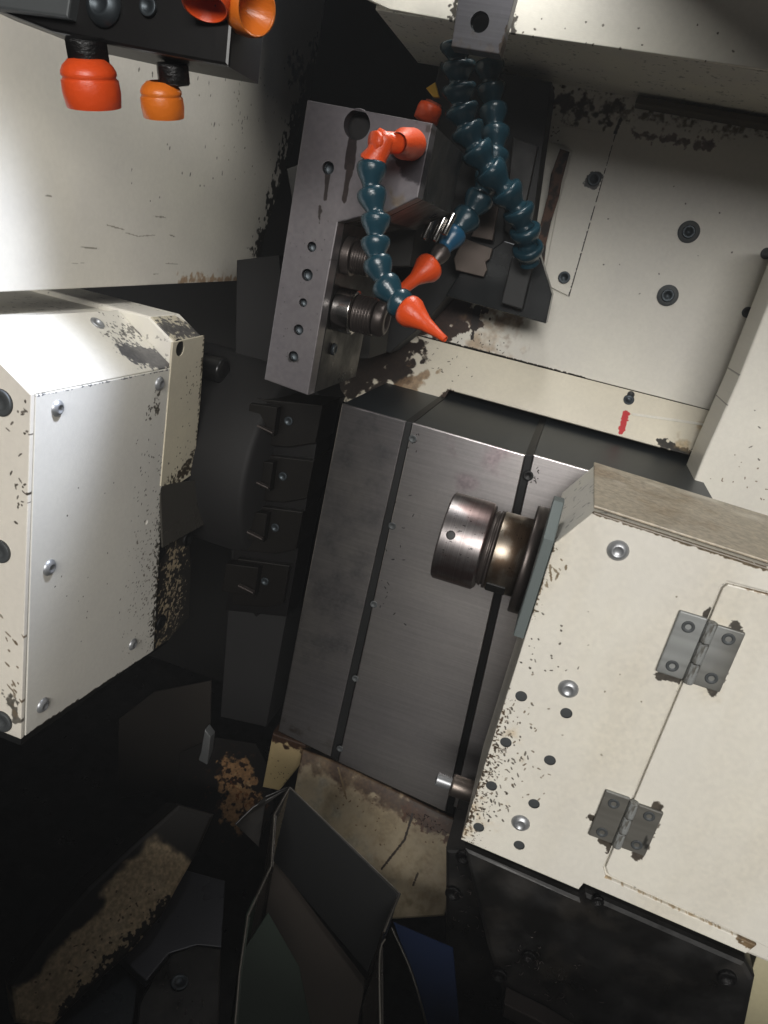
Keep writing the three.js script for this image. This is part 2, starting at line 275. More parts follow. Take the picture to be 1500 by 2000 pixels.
// ================================================================ steel way covers
{
  const ZC = -0.58, at = atZ(ZC), at2 = atZ(ZC + 0.003);
  const t = thing('way_cover', 'brushed steel telescopic way cover of upright plates below the back wall', 'way cover', at(760, 1480));
  const steelMat = (g, o) => std({ map: faceTex(g.userData.frame, { base: [194, 189, 187], vary: 0.06, grain: 0.02, brushed: 0.045, ppm: 2400, ...o }), metalness: 1, roughness: 0.29, anisotropy: 0.8, anisotropyRotation: Math.PI / 2 });
  const defs = [
    [at, [[668, 788], [793, 823], [645, 1478], [543, 1428]], { vary: 0.09, zones: [{ a: [700, 900], b: [640, 1250], r: 0.06, s: 0.4, f: 60, col: [140, 138, 142], soft: 0.25, mix: 0.5 }, { a: [560, 1410], b: [640, 1460], r: 0.012, s: 0.3, f: 90, col: [96, 78, 62], soft: 0.25, mix: 0.5 }] }],
    [at2, [[806, 826], [1026, 889], [870, 1586], [660, 1488]], { zones: [{ a: [900, 1000], b: [960, 880], r: 0.05, s: 0.3, f: 50, col: [170, 150, 156], soft: 0.15, mix: 0.5 }], flecks: [{ a: [780, 1000], b: [740, 1200], r: 0.03, n: 24, len: 0.002, wid: 0.0006, col: [84, 82, 82] }, { a: [806, 850], b: [806, 870], r: 0.01, n: 12, col: [50, 44, 42] }] }],
    [at, [[1042, 888], [1400, 990], [1400, 1200], [1150, 1690], [885, 1575]], { flecks: [{ a: [1030, 930], r: 0.012, n: 26, col: [44, 40, 38] }] }],
  ];
  defs.forEach(([a, poly, o], i) => {
    const g = plate(P(a, poly), 0.003, { bevel: 0.0009 }); const p = obj('cover_plate', g, steelMat(g, o), t);
    const back = plate(P(atZ(ZC - 0.004), poly.map(([u, v]) => [u + 1, v + 1])), 0.2, { world: true, bevel: 0.001 }); const b = obj('top_flange', back, M.blued, p);
  });
  obj('wiper_strip', plate(P(atZ(ZC - 0.003), [[793, 822], [806, 826], [660, 1488], [645, 1479]]), 0.19, { world: true }), M.black, t);
  obj('wiper_strip', plate(P(atZ(ZC - 0.003), [[1026, 888], [1042, 889], [884, 1590], [868, 1586]]), 0.19, { world: true }), M.black, t);
  for (const [u, v] of [[806, 857], [766, 1027], [730, 1180], [694, 1325], [664, 1462]]) screw(t, at2(u, v), NZ, 0.0034, 'cap', M.grime);
  screw(t, at(1032, 929), NZ, 0.0042, 'cap', M.black);
}

// ================================================================ right hand spindle head
const ZB = -0.40;
{
  const at = atZ(ZB), t = thing('spindle_head', 'cream painted spindle head with hinged side door and steel collet nose', 'spindle head', at(1015, 1690));
  const all = [[1160, 1000], [1640, 1154], [1640, 1940], [1457, 1863], [1140, 1726], [1130, 1738], [900, 1640], [1083, 1062]];
  // casting behind the cover
  const cast = plate(P(atZ(ZB - 0.003), all), 0.113, { bevel: 0.0025, world: true });
  const housing = obj('housing', cast, M.cream, t);
  // top plate on the casting, browner and darker over most of its face
  const tl = at(1160, 1000).add(V(-0.0005, 0.0022, 0)), trr = at(1640, 1154).add(V(0, 0.0022, 0)), tp = [V(tl.x, tl.y, -0.406), V(trr.x, trr.y, -0.406), V(trr.x, trr.y, -0.513), V(tl.x, tl.y, -0.513)];
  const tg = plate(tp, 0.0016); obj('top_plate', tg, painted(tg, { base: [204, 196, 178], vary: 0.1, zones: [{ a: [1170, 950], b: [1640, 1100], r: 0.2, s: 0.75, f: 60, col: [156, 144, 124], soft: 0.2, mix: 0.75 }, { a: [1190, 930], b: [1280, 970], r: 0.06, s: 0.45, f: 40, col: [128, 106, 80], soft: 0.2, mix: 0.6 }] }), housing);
  const dark = [[1018, 1360], [1106, 1393], [988, 1450], [1074, 1485], [960, 1535], [1043, 1570], [935, 1616], [1014, 1651]];
  const cover = [[1160, 1000], [1640, 1154], [1640, 1196], [1500, 1157], [1421, 1136], [1409, 1144], [1178, 1694], [1183, 1714], [1478, 1847], [1457, 1863], [1140, 1726], [1130, 1738], [900, 1640], [1083, 1062]];
  const g = plate(P(at, cover), 0.003, { holes: dark.map(([u, v]) => [at(u, v), 0.0045]), bevel: 0.0008 });
  const fc = obj('front_cover', g, painted(g, { ppm: 3000, vary: 0.035, base: [217, 213, 202],
    zones: [{ a: [1100, 1100], b: [1250, 1650], r: 0.16, s: 0.34, f: 22, stretch: 3, soft: 0.22, mix: 0.16, col: [176, 160, 128] }, { a: [905, 1640], b: [985, 1390], r: 0.016, s: 0.34, f: 700, col: [66, 54, 42] }, { a: [920, 1640], b: [985, 1440], r: 0.02, s: 0.32, f: 90, col: [200, 176, 140], soft: 0.2, mix: 0.6 }, { a: [1080, 1070], b: [1040, 1200], r: 0.006, s: 0.36, f: 650, col: [92, 82, 66] }, { a: [1385, 1200], b: [1345, 1335], r: 0.007, s: 0.9, f: 300, col: [66, 62, 56] }, { a: [1160, 1000], b: [1500, 1112], r: 0.0022, s: 0.9, f: 500, col: [96, 84, 66] },
      { a: [1290, 1318], b: [1350, 1335], r: 0.005, s: 0.9, f: 420, col: [70, 66, 60] }, { a: [1165, 1600], b: [1200, 1660], r: 0.009, s: 0.9, f: 330, col: [72, 66, 58] }, { a: [1183, 1714], b: [1478, 1846], r: 0.0015, s: 0.4, f: 500, col: [168, 150, 122] }, { a: [1455, 1838], b: [1478, 1846], r: 0.008, s: 0.6, f: 320, col: [112, 94, 70] }],
    flecks: [{ a: [930, 1600], b: [1000, 1380], r: 0.02, n: 150, len: 0.0019, wid: 0.0007, ang: -0.9, spread: 0.7 }, { a: [940, 1590], b: [1010, 1400], r: 0.036, n: 90, len: 0.0015, wid: 0.0006, ang: 0.6, spread: 0.8, col: [110, 98, 80] }, { a: [1085, 1095], b: [1060, 1160], r: 0.009, n: 16, len: 0.003, wid: 0.0008, ang: -1.1, spread: 0.6, col: [112, 98, 76] }, { a: [1040, 1250], b: [1090, 1320], r: 0.02, n: 26, len: 0.0012, wid: 0.0006 }, { a: [1150, 1150], b: [1300, 1600], r: 0.08, n: 14, len: 0.0009, wid: 0.0006, col: [130, 122, 104] }] }, { roughness: 0.4 }), t);
  for (const [u, v] of dark) screw(fc, at(u, v).add(V(0, 0, -0.0016)), NZ, 0.0046, 'plug', M.grime, 'hole_plug');
  for (const [u, v] of [[1207, 1075], [1110, 1345], [1017, 1607]]) screw(t, at(u, v), NZ, 0.0062, 'button', M.screw);
  // hinged door
  const door = [[1503, 1162], [1640, 1200], [1640, 1926], [1480, 1842], [1188, 1709], [1183, 1694], [1412, 1149], [1422, 1141]];
  const dg = plate(P(at, door), 0.003, { bevel: 0.0008 });
  const dr = obj('access_door', dg, painted(dg, { ppm: 2400, vary: 0.03, base: [217, 213, 202], zones: [{ a: [1450, 1250], b: [1400, 1700], r: 0.16, s: 0.34, f: 20, stretch: 3, soft: 0.22, mix: 0.16, col: [172, 158, 128] }, { a: [1395, 1225], b: [1355, 1335], r: 0.022, s: 0.32, f: 60, col: [186, 172, 146], soft: 0.2, mix: 0.6 }, { a: [1437, 1225], b: [1395, 1348], r: 0.006, s: 0.85, f: 380, col: [74, 70, 64] }, { a: [1285, 1575], b: [1245, 1672], r: 0.006, s: 0.9, f: 380, col: [74, 68, 60] }, { a: [1430, 1139], b: [1500, 1160], r: 0.002, s: 0.6, f: 400, col: [130, 112, 86] }] }, { roughness: 0.4 }), t);
  for (const [pu, pv, hh, seedv] of [[1366, 1271, 0.041, 5], [1221, 1605, 0.037, 9]]) {
    const c = at(pu, pv), h = new THREE.Group(); h.name = 'hinge'; where.set(h, c.clone()); h.position.copy(c).sub(where.get(t)); t.add(h);
    obj('leaf', box(c.clone().add(V(-0.0105, 0.0006, 0.0012)), 0.0155, hh, 0.0024, 0.001), M.grimeHinge ??= std({ map: stainMetal([142, 144, 142], [98, 96, 90]), roughness: 0.5, metalness: 0.25, bumpMap: smudge, bumpScale: 0.0006 }), h);
    obj('leaf', box(c.clone().add(V(0.0105, -0.0006, 0.0012)), 0.0155, hh * 0.97, 0.0024, 0.001), M.grimeHinge, h);
    for (let k = 0; k < 3; k++) obj('knuckle', aim(turned([[0.0001, -hh / 6.3], [0.0027, -hh / 6.3], [0.003, -hh / 7], [0.003, hh / 7], [0.0027, hh / 6.3], [0.0001, hh / 6.3]], 16), c.clone().add(V(0, (k - 1) * hh / 3, 0.0026)), NY), M.grimeHinge, h);
    for (const sx of [-1, 1]) for (const sy of [-1, 1]) screw(h, c.clone().add(V(sx * 0.011, sy * hh * 0.32, 0.0020)), NZ, 0.0036, 'cap', M.grime);
  }
  // flange plate on the end face, then the turned nose along -x
  const ax = atZ(-0.458)(914, 1058), X0 = at(1040, 1200).x, end = V(X0, ax.y, ax.z);
  { // end plate whose edge follows the housing, its upper corner cut back
    const x = X0 - 0.0072, y1 = at(1057, 1052).y, y0 = at(995, 1242).y, y2 = atZ(-0.428)(1100, 982).y;
    obj('flange_plate', plate([V(x, y0, -0.402), V(x, y1, -0.402), V(x, y2, -0.428), V(x, y2, -0.438), V(x, y0, -0.438)], 0.0067, { bevel: 0.0008, world: true }), std({ color: 0x6a7271, metalness: 0.35, roughness: 0.5 }), t);
  }
  const lathe = (name, prof, mat, x0) => obj(name, aim(turned(prof, 72), V(x0, ax.y, ax.z), V(-1, 0, 0)), mat, t);
  const nx = (u, v) => atZ(-0.458)(u, v).x;
  const xNut0 = nx(866, 1046), xNut1 = nx(948, 1073), xS0 = nx(964, 1080), xS1 = nx(1020, 1097);
  const R = 0.0305, Lg = xS0 - xNut1, N = xNut1 - xNut0;
  lathe('collet_nut', [[0.010, -0.02], [0.010, N - 0.012], [R - 0.012, N], [R - 0.0012, N], [R, N - 0.0012], [R, 0.0022], [R - 0.0022, 0], [0.02, 0]].reverse(), M.nut, xNut1);
  lathe('groove_ring', [[0.02, Lg + 0.001], [0.0255, Lg + 0.001], [0.0255, Lg * 0.8], [0.0262, Lg * 0.72], [0.0262, Lg * 0.55], [0.025, Lg * 0.5], [0.025, Lg * 0.34], [0.027, Lg * 0.3], [0.027, 0], [0.02, 0]], M.darksteel, xS0);
  lathe('spindle_nose', [[0.012, xS1 - xS0], [0.0262, xS1 - xS0], [0.0272, xS1 - xS0 - 0.001], [0.0272, 0], [0.012, 0]], M.nose, xS1);
  lathe('flange_ring', [[0.012, 0.0105], [0.0285, 0.0105], [0.029, 0.0095], [0.0325, 0.004], [0.0335, 0.003], [0.0335, 0], [0.012, 0]], M.ring, xS1 + 0.0104);
  lathe('spindle_flange', [[0.012, 0.008], [0.0365, 0.008], [0.037, 0.007], [0.037, 0], [0.012, 0]], M.darksteel, X0 - 0.0062);
  // pin hole and spanner flat
  { const p = atZ(-0.429)(880, 1045), d = V(0, p.y - ax.y, p.z - ax.z).normalize(); const q = V(p.x, ax.y, ax.z).addScaledVector(d, R + 0.0001); screw(t, q, d, 0.0028, 'plug', M.black, 'pin_hole'); }
  { const a = -0.78, q = box(V(0, 0, 0), 0.013, 0.0125, 0.004, 0.0006); q.rotateX(-a); obj('spanner_slot', q, M.black, t, V(nx(982, 1100), ax.y + 0.0256 * Math.sin(a), ax.z + 0.0256 * Math.cos(a))); }
}
{ // threaded pin beneath the spindle nose
  const c = atZ(-0.47)(905, 1540), t = thing('threaded_pin', 'small steel pin with a threaded tip under the collet nose', 'pin', c);
  const prof = [[0.0001, 0], [0.0085, 0], [0.0085, 0.022], [0.0078, 0.024], [0.0045, 0.024]]; obj('shank', aim(turned(prof, 28), c.clone().add(V(0.014, 0, 0)), V(-1, 0, 0)), M.bronze, t);
  const th = [[0.0045, 0]]; for (let k = 0; k < 8; k++) th.push([0.0056, k * 0.0016 + 0.0005], [0.0044, k * 0.0016 + 0.0012]); th.push([0.0001, 0.0135]);
  obj('thread', aim(turned(th, 24), c.clone().add(V(-0.0095, 0, 0)), V(-1, 0, 0)), M.screw, t);
}

// ================================================================ left hand headstock
{
  const XF = -0.30, Z0 = -0.359, side = atX(XF), fr = atZ(Z0);
  const t = thing('headstock', 'cream headstock housing with sloping shoulder, worn paint and domed screws', 'headstock', side(45, 1440));
  const yb = side(45, 1440).y, ys = side(65, 770).y, slope = 0.62;
  const prof = (z) => [V(XF, ys, z), V(-0.353, ys + slope * 0.053, z), V(-0.47, ys + slope * 0.053, z), V(-0.47, yb, z), V(XF, yb, z)];
  obj('housing', plate(prof(Z0 - 0.003).map((p) => p.add(V(p.x > -0.31 ? -0.0022 : 0, p.y > -0.2 ? -0.0026 : 0.001, 0))), 0.165, { bevel: 0.002, world: true }), M.cream, t);
  // front end plate with a shadow gap all along its edge
  const fg = plate(prof(Z0), 0.0035, { bevel: 0.0006 });
  const fp = obj('end_plate', fg, painted(fg, { vary: 0.04, base: [218, 212, 200], zones: [ { a: [20, 1360], b: [30, 1400], r: 0.01, s: 0.6, f: 260, col: [96, 92, 84] }], flecks: [{ a: [40, 790], b: [35, 1000], r: 0.01, n: 30, len: 0.002, wid: 0.0008 }, { a: [15, 1200], b: [25, 1400], r: 0.014, n: 26, len: 0.003, wid: 0.001, ang: -0.9, spread: 0.4, col: [110, 96, 78] }] }), t);
  for (const [u, v, r] of [[3, 786, 0.0085], [1, 1076, 0.0082], [5, 1408, 0.0085]]) { screw(fp, fr(u, v), NZ, r, 'cap', M.grime); }
  screw(fp, fr(17, 1220), NZ, 0.0036, 'bowl', M.black, 'tapped_hole');
  // side cover sheet
  const sg = plate(P(atX(XF + 0.0004), [[70, 772], [334, 719], [300, 1271], [50, 1437]]), 0.0022, { bevel: 0.0006, holes: [[side(285, 1020), 0.003]] });
  const sc = obj('side_cover', sg, painted(sg, { ppm: 3000, vary: 0.03, base: [214, 211, 202],
    zones: [{ a: [325, 900], b: [298, 1250], r: 0.016, s: 0.45, f: 480, col: [64, 60, 52] }, { a: [290, 1050], b: [280, 1230], r: 0.05, s: 0.22, f: 380, col: [96, 88, 74] }, { a: [310, 770], b: [305, 800], r: 0.01, s: 0.4, f: 300, col: [70, 64, 54] }, { a: [70, 774], b: [330, 722], r: 0.0014, s: 0.4, f: 600, col: [110, 110, 110] }, { a: [60, 1430], b: [298, 1274], r: 0.003, s: 0.7, f: 320, col: [60, 56, 48] }],
    flecks: [{ a: [300, 850], b: [270, 1200], r: 0.035, n: 110, len: 0.0012, wid: 0.0007, ang: 1.2, spread: 0.8 }, { a: [200, 900], b: [150, 1300], r: 0.05, n: 16, len: 0.001, wid: 0.0008 }, { a: [300, 790], b: [285, 820], r: 0.006, n: 12, len: 0.0022, wid: 0.001 }] }, { roughness: 0.33 }), t);
  for (const [u, v, r] of [[111, 797, 0.0055], [310, 749, 0.0058], [95, 1108, 0.006], [258, 1258, 0.0056], [82, 1377, 0.006]]) screw(sc, side(u, v).add(V(0.0004, 0, 0)), NX, r, 'button', M.screw);
  // sloping shoulder sheet
  const nS = V(slope, 1, 0).normalize(), shp = atPlane(V(XF, ys, Z0).addScaledVector(nS, 0.0003), nS);
  const hs = [V(XF, ys, Z0 - 0.004), V(-0.353, ys + slope * 0.053, Z0 - 0.004), V(-0.353, ys + slope * 0.053, -0.5165), V(XF, ys, -0.5165)].map((p) => p.addScaledVector(nS, 0.0003));
  const hg = plate(hs, 0.0022, { bevel: 0.0006 });
  const sh = obj('shoulder_cover', hg, painted(hg, { ppm: 3200, vary: 0.04,
    zones: [{ a: [255, 690], b: [332, 706], r: 0.019, s: 1.0, f: 330, col: [88, 88, 90] }, { a: [225, 655], b: [290, 640], r: 0.02, s: 0.45, f: 460, col: [98, 96, 92] }], flecks: [{ a: [220, 640], b: [300, 630], r: 0.02, n: 40, len: 0.0012, wid: 0.0008, col: [90, 86, 80] }] }, { roughness: 0.3, clearcoat: 0.5, clearcoatRoughness: 0.2 }), t);
  screw(sh, shp(190, 632), nS, 0.0055, 'cap', M.screw);
  // bare casting behind the covers: stands taller than the shoulder, with its own worn slope
  const yc = ys + 0.0195, Zc = -0.517, cz = atX(XF + 0.0012);
  obj('casting', plate([V(XF - 0.001, yc, Zc), V(-0.325, yc + slope * 0.024, Zc), V(-0.46, yc + slope * 0.024, Zc), V(-0.46, -0.2, Zc), V(XF - 0.001, -0.2, Zc)], 0.047, { bevel: 0.002, world: true }), M.cream, t);
  const cg = plate(P(cz, [[334, 717], [338, 669], [400, 655], [392, 780], [379, 925], [345, 948], [314, 950]]), 0.002, { bevel: 0.0006, holes: [[cz(352, 681), 0.0068]] });
  const ca = obj('casting_face', cg, painted(cg, { base: [200, 192, 170], vary: 0.08, zones: [{ a: [375, 900], b: [335, 950], r: 0.02, s: 0.55, f: 420, col: [60, 52, 40] }, { a: [398, 660], b: [380, 920], r: 0.004, s: 0.45, f: 520, col: [66, 58, 46] }], flecks: [{ a: [380, 700], b: [350, 920], r: 0.02, n: 40, len: 0.0014, wid: 0.0008 }] }), t);
  screw(ca, cz(352, 681).add(V(-0.0012, 0, 0)), NX, 0.0068, 'plug', M.black, 'bolt_recess');
  const wn = [V(XF - 0.001, yc, Zc - 0.001), V(-0.324, yc + slope * 0.023, Zc - 0.001), V(-0.324, yc + slope * 0.023, Zc - 0.036), V(-0.316, yc + slope * 0.015, Zc - 0.044), V(XF - 0.001, yc, Zc - 0.045)].map((p) => p.addScaledVector(nS, 0.0006)), wg = plate(wn, 0.0016, { bevel: 0.0004 });
  obj('casting_slope', wg, painted(wg, { base: [190, 182, 160], vary: 0.06, ppm: 6000, zones: [{ a: [330, 640], b: [398, 652], r: 0.02, s: 0.62, f: 360, col: [84, 82, 80] }, { a: [300, 655], b: [330, 640], r: 0.012, s: 0.8, f: 420, col: [88, 86, 84] }] }, { roughness: 0.4 }), t);
  obj('deflector', plate([side(313, 948), side(378, 934), atX(-0.285)(416, 1016), side(305, 1066)], 0.002, { world: true }), std({ color: 0x55524c, metalness: 0.6, roughness: 0.42, roughnessMap: smudge }), t);
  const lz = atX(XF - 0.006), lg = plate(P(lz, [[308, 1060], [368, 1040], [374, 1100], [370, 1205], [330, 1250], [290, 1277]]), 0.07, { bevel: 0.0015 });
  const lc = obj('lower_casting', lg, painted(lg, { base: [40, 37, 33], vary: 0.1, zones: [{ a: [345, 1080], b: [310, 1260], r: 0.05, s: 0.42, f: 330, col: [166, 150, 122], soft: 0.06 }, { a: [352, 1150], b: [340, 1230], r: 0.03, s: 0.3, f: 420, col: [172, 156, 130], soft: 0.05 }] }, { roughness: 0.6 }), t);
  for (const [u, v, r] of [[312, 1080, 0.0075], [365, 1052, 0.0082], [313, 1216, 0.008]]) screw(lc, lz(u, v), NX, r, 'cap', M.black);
  for (const [u, v, r] of [[417, 720, 0.0125], [396, 828, 0.008], [384, 916, 0.008]]) obj('stud', aim(turned([[0.0001, 0.012], [r * 0.7, 0.012], [r * 0.95, 0.0105], [r, 0.008], [r, -0.03], [0.0001, -0.03]], 32), atX(-0.312)(u, v), NX), M.stud ??= std({ color: 0x2a2a2a, metalness: 0.6, roughness: 0.28 }), t);
  // underside, in the dark
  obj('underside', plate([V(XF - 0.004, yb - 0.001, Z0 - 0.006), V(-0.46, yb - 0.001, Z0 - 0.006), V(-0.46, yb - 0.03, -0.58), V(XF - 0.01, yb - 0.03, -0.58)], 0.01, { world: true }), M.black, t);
}
{ // big dark chuck of the headstock, seen edge on
  const c = V(-0.285, -0.235, -0.665), t = thing('chuck', 'black round chuck half hidden behind the headstock', 'chuck', c);
  obj('body', aim(turned([[0.0001, 0.05], [0.03, 0.05], [0.035, 0.046], [0.07, 0.046], [0.095, 0.04], [0.1, 0.034], [0.1, -0.08], [0.0001, -0.08]], 56), c, NX), M.pit, t);
  for (let k = 0; k < 6; k++) { const a = k / 6 * 6.283 + 0.4; screw(t, c.clone().add(V(0.046, 0.055 * Math.cos(a), 0.055 * Math.sin(a))), NX, 0.009, 'cap', M.blued); }
}

// ================================================================ gang tool block
const ZT = -0.485;
{
  const at = atZ(ZT), t = thing('tool_block', 'ground steel tool block with a row of threaded holes and oil runs', 'tool block', at(600, 772));
  const holes = [[697, 244, 26], [641, 328, 13], [609, 482, 11], [600, 537, 13], [592, 591, 10], [583, 644, 12], [573, 696, 12]];
  const outline = [[600, 195], [845, 241], [816, 386], [755, 416], [737, 426], [700, 424], [678, 430], [660, 434], [630, 600], [601, 772], [516, 741]];
  const g = plate(P(at, outline), 0.014, { bevel: 0.0008, holes: holes.map(([u, v, r]) => [at(u, v), px(at, u, v, r)]) });
  obj('face_plate', g, std({ map: faceTex(g.userData.frame, { base: [108, 104, 106], vary: 0.1, grain: 0.05, ppm: 3000,
    zones: [{ a: [690, 262], b: [684, 325], r: 0.0055, s: 0.95, f: 260, stretch: 5, col: [34, 26, 26] }, { a: [684, 325], b: [672, 390], r: 0.0035, s: 0.75, f: 300, stretch: 4, col: [44, 36, 34] }, { a: [640, 340], b: [635, 388], r: 0.0028, s: 0.8, f: 300, stretch: 4, col: [50, 44, 42] }, { a: [625, 405], b: [624, 436], r: 0.003, s: 0.6, f: 300, col: [56, 50, 48] }, { a: [790, 300], b: [820, 330], r: 0.016, s: 0.9, f: 150, col: [40, 36, 40], soft: 0.1 }, { a: [800, 270], b: [838, 250], r: 0.02, s: 0.4, f: 200, col: [66, 58, 56], soft: 0.08, mix: 0.8 }, { a: [780, 390], b: [815, 370], r: 0.02, s: 0.35, f: 120, col: [104, 92, 76], soft: 0.12, mix: 0.7 }, { a: [573, 696], r: 0.008, s: 0.6, f: 200, col: [60, 58, 58], soft: 0.1 }],
    flecks: [{ a: [560, 700], b: [640, 400], r: 0.03, n: 40, len: 0.0007, wid: 0.0005, col: [70, 66, 66] }] }), metalness: 0.55, roughness: 0.42 }), t);
  const body = outline.map(([u, v]) => at(u, v).add(V(0, 0, -0.0145)));
  obj('body', plate(body, 0.1, { bevel: 0.001, world: true }), M.oil, t);
  for (const [u, v, r] of holes.slice(1)) screw(t, at(u, v).add(V(0, 0, -0.004)), NZ, px(at, u, v, r - 1), 'bowl', M.blued, 'grub_screw');
  screw(t, at(697, 244).add(V(0, 0, -0.011)), NZ, px(at, 697, 244, 26), 'plug', M.pit, 'bore_shade'); screw(t, at(618, 690).add(V(0.001, 0, -0.035)), NX, 0.0045, 'cap', M.blued);  // black disc put in for the darkness inside the large hole
}
// two driven tool holders standing out of the block towards the right
[[668, 497, 0.88, 'black collet tool holder on the tool block, upper of two'], [660, 603, 1.05, 'bright collet tool holder on the tool block, lower of two']].forEach(([u, v, k, label], i) => {
  const c = atZ(ZT - 0.03)(u, v); c.x -= 0.014;
  const t = thing('tool_holder', label, 'tool holder', c, 'collet tool holders'), dir = V(1, 0.0, 0.0);
  const put = (name, prof, mat, x) => obj(name, aim(turned(prof.map(([r, h]) => [r * k, h * k]), 40), c.clone().add(V(x * k, 0, 0)), dir), mat, t);
  put('shank', [[0.0001, 0], [0.009, 0], [0.0105, 0.003], [0.0105, 0.012], [0.0125, 0.013]], M.darksteel, 0);
  put('sleeve', [[0.0125, 0], [0.0148, 0.001], [0.0152, 0.002], [0.0152, 0.013], [0.0148, 0.0145], [0.011, 0.0145]], i ? M.chrome : M.darksteel, 0.012);
  const th = [[0.011, 0]]; for (let q = 0; q < 7; q++) th.push([0.0128, q * 0.0021 + 0.0006], [0.0128, q * 0.0021 + 0.0013], [0.0112, q * 0.0021 + 0.0019]); put('threaded_nut', th, M.darksteel, 0.0265);
  put('tip', [[0.0112, 0], [0.0118, 0.001], [0.0118, 0.006], [0.0095, 0.008], [0.006, 0.0082], [0.0055, 0.004], [0.0001, 0.004]], M.darksteel, 0.0415);
});

// ================================================================ articulated coolant hoses
const segProf = (r, L) => [[r * 0.6, -L * 0.02], [r * 0.9, -L * 0.01], [r * 1.0, L * 0.05], [r * 1.04, L * 0.16], [r * 1.02, L * 0.3], [r * 0.92, L * 0.46], [r * 0.74, L * 0.66], [r * 0.6, L * 0.82], [r * 0.57, L * 0.92], [r * 0.7, L * 1.02], [r * 0.6, L * 1.1], [r * 0.4, L * 1.12]];
const nozzleProf = (r, L, tip) => [[r * 0.6, -L * 0.02], [r * 1.0, 0], [r * 1.06, L * 0.05], [r * 1.04, L * 0.15], [r * 0.78, L * 0.3], [r * 0.5, L * 0.5], [tip * 1.35, L * 0.82], [tip, L], [tip * 0.6, L], [tip * 0.55, L * 0.8], [0.0001, L * 0.8]];
function hose(t, pts, r, mat, flip = false) {
  for (let i = 0; i + 1 < pts.length; i++) {
    const a = pts[i], b = pts[i + 1], L = a.distanceTo(b), d = b.clone().sub(a);
    obj('segment', flip ? aim(turned(segProf(r, L), 26), b, d.clone().negate()) : aim(turned(segProf(r, L), 26), a, d), mat, t);
  }
}
{
  const z = (u, v, q) => atZ(q)(u, v), base = z(800, 285, ZT + 0.002);
  const t = thing('coolant_hose', 'blue jointed coolant hose with orange elbow and orange nozzle on tool block', 'coolant hose', base, 'jointed coolant hoses');
  const pts = [[726, 318, -0.447], [724, 371, -0.445], [734, 420, -0.443], [733, 466, -0.441], [735, 508, -0.438], [750, 552, -0.434], [776, 588, -0.429], [800, 608, -0.424]].map((a) => z(...a));
  hose(t, pts, 0.0086, M.blue);
  const n0 = pts[pts.length - 1], tip = z(876, 668, -0.412), d = tip.clone().sub(n0); obj('nozzle', aim(turned(nozzleProf(0.0088, d.length(), 0.0019), 28), n0.clone().addScaledVector(d, -0.08), d), M.orange, t);
  // elbow: a socket on the block, a waist, then a second socket turned down to the hose
  const s0 = z(802, 282, ZT + 0.001), s1 = z(776, 280, ZT + 0.03), s2 = z(748, 278, ZT + 0.037), s3 = z(726, 320, -0.447);
  const e1 = turned([[0.004, 0], [0.0088, 0], [0.0093, 0.003], [0.0088, 0.02], [0.0062, 0.028], [0.0058, 0.034]], 28);
  obj('elbow', merge([aim(e1, z(806, 282, ZT + 0.002), s1.clone().sub(s0)), aim(turned([[0.0001, -0.004], [0.0055, -0.003], [0.006, 0], [0.006, 0.014], [0.0055, 0.017], [0.0001, 0.018]], 24), s1, s2.clone().sub(s1)),
    aim(turned([[0.0001, -0.006], [0.0056, -0.0055], [0.0066, -0.002], [0.0068, 0.004], [0.0066, s2.distanceTo(s3) * 0.55], [0.0082, s2.distanceTo(s3) * 0.9], [0.0076, s2.distanceTo(s3)]], 26), s2, s3.clone().sub(s2))]), M.orange, t);
}
{
  const z = (u, v, q) => atZ(q)(u, v), base = z(895, 110, -0.6);
  const t = thing('coolant_hose', 'blue jointed coolant hose curving down over the black carriage to the right', 'coolant hose', base, 'jointed coolant hoses');
  hose(t, [[893, 80, -0.6], [895, 120, -0.602], [896, 165, -0.604], [900, 207, -0.606], [910, 247, -0.608], [927, 287, -0.61], [952, 327, -0.614], [985, 368, -0.62], [1010, 406, -0.626], [1024, 444, -0.632], [1030, 480, -0.64], [1034, 512, -0.65]].map((a) => z(...a)), 0.0125, M.blue);
  const t2 = thing('coolant_hose', 'blue jointed coolant hose with pale blue joint and orange nozzle behind tool holders', 'coolant hose', z(960, 120, -0.655), 'jointed coolant hoses');
  const p2 = [[955, 120, -0.665], [958, 165, -0.665], [962, 210, -0.665], [967, 252, -0.66], [968, 296, -0.655], [958, 340, -0.648], [940, 383, -0.64], [916, 420, -0.632], [890, 452, -0.622]].map((a) => z(...a));
  hose(t2, p2, 0.0118, M.blue);
  const p3 = [p2[p2.length - 1], z(866, 488, -0.612), z(842, 519, -0.602)]; hose(t2, p3.slice(0, 2), 0.0102, M.skyblue); obj('collar', aim(turned(segProf(0.0075, p3[1].distanceTo(p3[2])), 24), p3[1], p3[2].clone().sub(p3[1])), M.darksteel, t2);
  const d = z(778, 572, -0.575).sub(p3[2]); obj('nozzle', aim(turned(nozzleProf(0.0112, d.length(), 0.0034), 28), p3[2], d), M.orange, t2);
}
{ // distant fittings behind the tool block
  const p = atZ(-0.66)(846, 178), t = thing('shutoff_valve', 'small orange hose valve with yellow lever in the dark behind tool block', 'valve', p);
  obj('lever', plate(P(atZ(-0.655), [[832, 172], [850, 160], [858, 190], [846, 190]]), 0.004, { world: true }), M.yellow, t);
  obj('stem', aim(turned([[0.0001, 0], [0.007, 0], [0.0075, 0.004], [0.006, 0.011], [0.0001, 0.012]], 20), atZ(-0.66)(848, 200), V(-0.2, -1, 0)), M.red, t);
  obj('body', aim(turned([[0.0001, 0], [0.0095, 0], [0.0105, 0.003], [0.0105, 0.012], [0.0001, 0.013]], 20), atZ(-0.655)(842, 206), V(-0.15, -1, 0.1)), M.orange, t);
}

